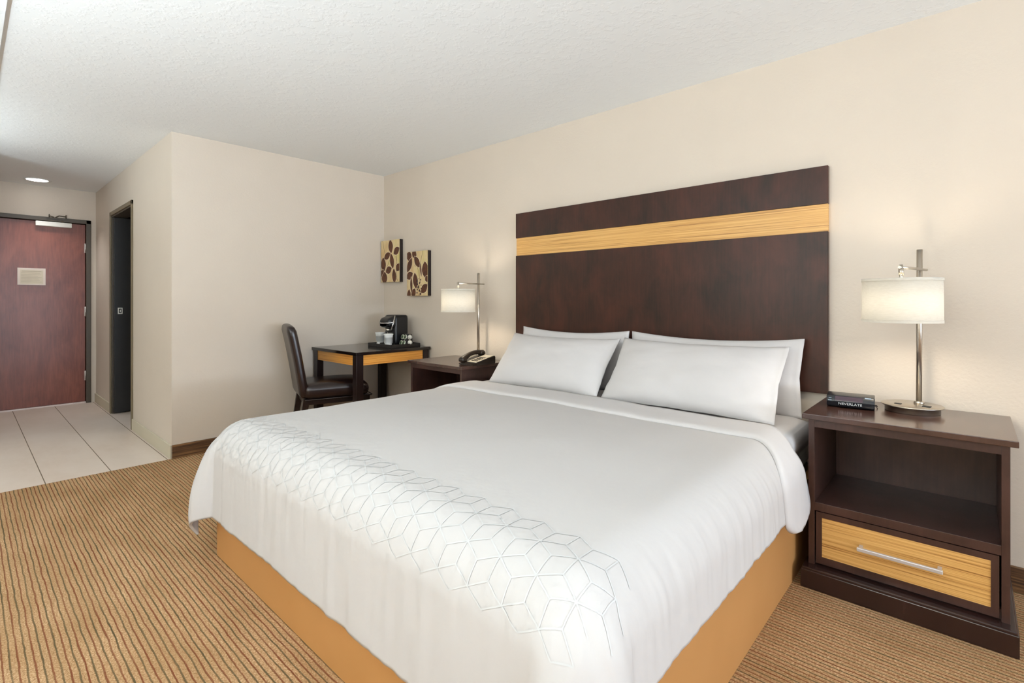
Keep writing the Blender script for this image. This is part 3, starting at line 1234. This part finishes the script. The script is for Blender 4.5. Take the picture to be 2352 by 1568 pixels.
def head_def(p):
    # head bulges forward and tapers down
    if p.y < -.03:
        p.z += .35 * (p.y + .03) * (1 if p.z > .2 else -0.6)
        p.x *= 1 - .8 * (-.03 - p.y) * (1 if True else 0)
    return p


MB().soft(-.082, .082, -.120, .02, .150, .275, .028, 10, head_def).build('brew_head', 'black_plastic', cm)
MB().soft(-.075, .075, -.115, .0, .0, .026, .01, 4).build('drip_tray', 'satin_black', cm)
m = MB()
pts = [(-.085, -.055, .214), (-.086, -.07, .212), (-.070, -.118, .205), (0, -.128, .203), (.070, -.118, .205), (.086, -.07, .212), (.085, -.058, .214)]
m.tube(pts, .006, 8)
m.build('handle_band', 'chrome_trim', cm)
m = MB()
m.tube([(.084, -.052, .272), (.086, -.075, .20), (.084, -.095, .14)], .006, 8)
m.build('side_trim', 'chrome_trim', cm)
m = MB()
m.cyl((-.03, -.05, .026), (-.03, -.05, .15), .006, 12)
m.cyl((0, -.07, .125), (0, -.07, .155), .022, 16, r1=.03)
m.build('spout', 'brushed_nickel', cm)


def make_cup(label, loc, upside=False):
    prof = [(0, 0.0), (.028, 0), (.029, .004), (.036, .098), (.038, .100), (.038, .104), (.0355, .104), (.027, .006), (0, .006)]
    m = MB()
    m.lathe(prof, seg=36)
    o = m.build('paper_cup', 'paper_cup')
    o.location = loc
    return o


c1 = thing('paper_cup', 'white paper cup at the tray front with faint grey print', 'cup', (.563, -.325, TZ), 0, 'paper cups by the coffee maker')
MB().lathe([(0, 0.0), (.033, 0), (.034, .006), (.029, .016), (.031, .022), (.040, .100), (.043, .104), (.043, .112), (.039, .113), (.036, .03), (0, .02)], seg=40).build('cup_wall', 'paper_cup', c1)
# small printed marks wrapped on the cup, facing the room
m = MB()
for (a0, a1, z0, z1) in ((-78, -58, .058, .063), (-60, -34, .067, .072), (-82, -70, .052, .057)):
    pts0, pts1 = [], []
    for k in range(6):
        an = math.radians(a0 + (a1 - a0) * k / 5)
        for z, L in ((z0, pts0), (z1, pts1)):
            r = .031 + .009 * (z - .022) / .078 + .0004
            L.append(m.bm.verts.new((r * math.cos(an), r * math.sin(an), z)))
    for k in range(5):
        m.bm.faces.new((pts0[k], pts0[k + 1], pts1[k + 1], pts1[k]))
me = bpy.data.meshes.new('cup_print')
m.bm.to_mesh(me)
m.bm.free()
me.materials.append(M['cup_print'])
cp = bpy.data.objects.new('print_mark', me)
COL.objects.link(cp)
cp.parent = c1
c2 = copy_tree(c1)
c2.location = (.327, -.258, TZ)
c2.rotation_euler = (0, 0, 2.4)
c2['label'] = 'white paper cup left of the coffee maker, half hidden behind it'

# pod stand: black inclined holder with coffee pods
st = thing('pod_stand', 'small black slanted holder for coffee pods beside the coffee maker', 'pod holder', (.620, -.165, TZ), math.radians(0))
m = MB()
m.prism([(-.045, 0), (-.012, .105), (.035, .105), (.045, 0)], -.040, .028, 'yz')
bmesh.ops.bevel(m.bm, geom=m.bm.edges[:], offset=.002, segments=1, affect='EDGES')
m.build('holder_block', 'satin_black', st)
pod_src = None


def pod_mesh_tree():
    t = thing('coffee_pod', '', 'coffee pod', (0, 0, 0), 0, 'coffee pods in the slanted holder')
    MB().lathe([(0, 0), (.021, 0), (.0225, .002), (.0225, .004), (0, .004)], seg=28).build('rim', 'pod_white', t)
    MB().lathe([(0, .004), (.0185, .004), (.0185, .0052), (0, .0052)], seg=28).build('lid', 'pod_green', t)
    MB().lathe([(.0, .0052), (.010, .0052), (.010, .0058), (0, .0058)], seg=24).build('lid_mark', 'pod_dark', t)
    return t


pods = [
    ((-.030, -.0405, .028), 'f', 'bottom left green-lidded coffee pod in the slanted holder'),
    ((.012, -.0405, .028), 'f', 'bottom right green-lidded coffee pod on the holder front'),
    ((-.030, -.0240, .079), 'f', 'top left green-lidded coffee pod in the slanted holder'),
    ((.012, -.0240, .079), 'f', 'top right green-lidded coffee pod on the holder front'),
    ((.0285, .008, .030), 's', 'lower cream pod on the right side of the holder'),
    ((.0285, .008, .078), 's', 'upper cream pod on the right side of the holder')]
src = pod_mesh_tree()
for i, (p, k, lab) in enumerate(pods):
    o = src if i == 0 else copy_tree(src)
    wp = Vector((.620, -.165, TZ)) + Vector(p)
    if k == 'f':
        d = Vector((0, -.105, .033)).normalized()
        wp += d * .0012
    else:
        d = Vector((1, 0, 0))
    o.location = wp
    o.rotation_euler = Vector((0, 0, 1)).rotation_difference(d).to_euler()
    o['label'] = lab
    if k == 's':
        for c in list(o.children):
            if c.name.startswith('lid'):
                bpy.data.objects.remove(c, do_unlink=True)
        MB().lathe([(0, .004), (.018, .004), (.014, .020), (0, .021)], seg=24).build('pod_cup', 'pod_white', o)

# ------------------------------------------------------------------ canvases with leaves


def leaf_poly(cx, cz, L, Wd, ang, n=14):
    pts = []
    for k in range(2 * n):
        if k <= n:
            a = k / n
            s = 1
        else:
            a = (2 * n - k) / n
            s = -1
        x = (a - .5) * L
        y = s * Wd / 2 * math.sin(PI * a) ** 0.85
        ca, sa = math.cos(math.radians(ang)), math.sin(math.radians(ang))
        pts.append((cx + x * ca - y * sa, cz + x * sa + y * ca))
    return pts


def clip(poly, x0, x1, z0, z1):
    def cl(p, f, inter):
        out = []
        for i in range(len(p)):
            a, b = p[i], p[(i + 1) % len(p)]
            if f(a):
                out.append(a)
                if not f(b):
                    out.append(inter(a, b))
            elif f(b):
                out.append(inter(a, b))
        return out
    for (ax, lim, sg) in ((0, x0, 1), (0, x1, -1), (1, z0, 1), (1, z1, -1)):
        if not poly:
            return poly
        f = lambda q, ax=ax, lim=lim, sg=sg: sg * (q[ax] - lim) >= 0

        def inter(a, b, ax=ax, lim=lim):
            t = (lim - a[ax]) / (b[ax] - a[ax])
            return (a[0] + (b[0] - a[0]) * t, a[1] + (b[1] - a[1]) * t)
        poly = cl(poly, f, inter)
    return poly


def canvas(label, x0, x1, z0, z1, leaves, stems, extra=()):
    w, h = x1 - x0, z1 - z0
    t = thing('wall_canvas', label, 'picture', ((x0 + x1) / 2, 0, (z0 + z1) / 2), 0, 'leaf canvases near the corner')
    T = .040
    box(-w / 2, w / 2, -T + .001, 0, -h / 2, h / 2, bev=.001).build('canvas_edge', 'canvas_edge', t)
    m = MB()
    m.box(-w / 2, w / 2, -T - .0006, -T + .001, -h / 2, h / 2)
    layer = [0]

    def put(poly, mi):
        q = clip(poly, -w / 2 + .001, w / 2 - .001, -h / 2 + .001, h / 2 - .001)
        if len(q) < 3:
            return
        m.mi = mi
        n0 = len(m.bm.faces)
        layer[0] += 1
        y = -T - .0008 - .00002 * layer[0]
        vs = [m.bm.verts.new((a, y, b)) for a, b in q]
        try:
            m.bm.faces.new(vs)
        except ValueError:
            pass
        m._mark(n0)

    for (u0, v0, u1, v1) in stems:
        a, b = Vector((u0 * w - w / 2, h / 2 - v0 * h)), Vector((u1 * w - w / 2, h / 2 - v1 * h))
        d = (b - a).normalized()
        n = Vector((-d.y, d.x)) * .0022
        put([tuple(a + n), tuple(b + n), tuple(b - n), tuple(a - n)], 3)
    for (u, v, L, Wd, ang) in leaves:
        cx, cz = u * w - w / 2, h / 2 - v * h
        L, Wd = L * 1.12, Wd * 1.38
        put(leaf_poly(cx, cz, L * h * 1.03 + .003, Wd * h + .008, ang), 2)
        put(leaf_poly(cx, cz, L * h, Wd * h, ang), 1)
    for (u, v, r) in extra:
        cx, cz = u * w - w / 2, h / 2 - v * h
        put([(cx + r * math.cos(k * PI / 4), cz + r * math.sin(k * PI / 4)) for k in range(8)], 4)
    m.build('painted_face', ['canvas_paint', 'leaf_paint', 'leaf_outline', 'stem_paint', 'berry_paint'], t)
    return t


canvas('upper canvas of brown leaves hung in the corner, nearer the left wall', .012, .325, 1.362, 1.775,
       [(.53, .15, .30, .135, 98), (.84, .27, .24, .13, 30), (.34, .37, .26, .12, 24), (.13, .57, .32, .15, 97),
        (.60, .50, .34, .12, 104), (.42, .71, .24, .13, 20), (.05, .78, .2, .1, 50), (.19, .90, .28, .17, 88), (.72, .86, .32, .12, 96),
        (.93, .66, .2, .13, 50)],
       [(.08, .0, .2, .3), (.5, .45, .25, .72), (.85, .3, .86, .95), (.8, .4, .9, .65), (.75, .7, .9, .98), (.0, .75, .2, .8)])
canvas('lower canvas of brown leaves hung to the right of its twin', .447, .760, 1.224, 1.638,
       [(.10, .09, .2, .15, 80), (.36, .06, .16, .13, 55), (.13, .30, .33, .12, 62), (.50, .24, .30, .12, 128), (.13, .54, .24, .13, 25),
        (.42, .66, .33, .13, 98), (.89, .43, .34, .17, 95), (.97, .63, .14, .1, 120), (.84, .84, .26, .13, 38), (.33, .93, .2, .12, 60), (.22, .75, .34, .06, 92),
        (.68, .42, .3, .04, 98), (.10, .97, .22, .1, 85)],
       [(.78, .0, .62, .35), (.62, .35, .6, 1.0), (.52, .35, .62, .6), (.42, .35, .38, .3), (.22, .55, .2, 1.0)],
       [(.60 + .10 * math.sin(k * 2.3), .62 + k * .024, .006 + .003 * (k % 3)) for k in range(16)])
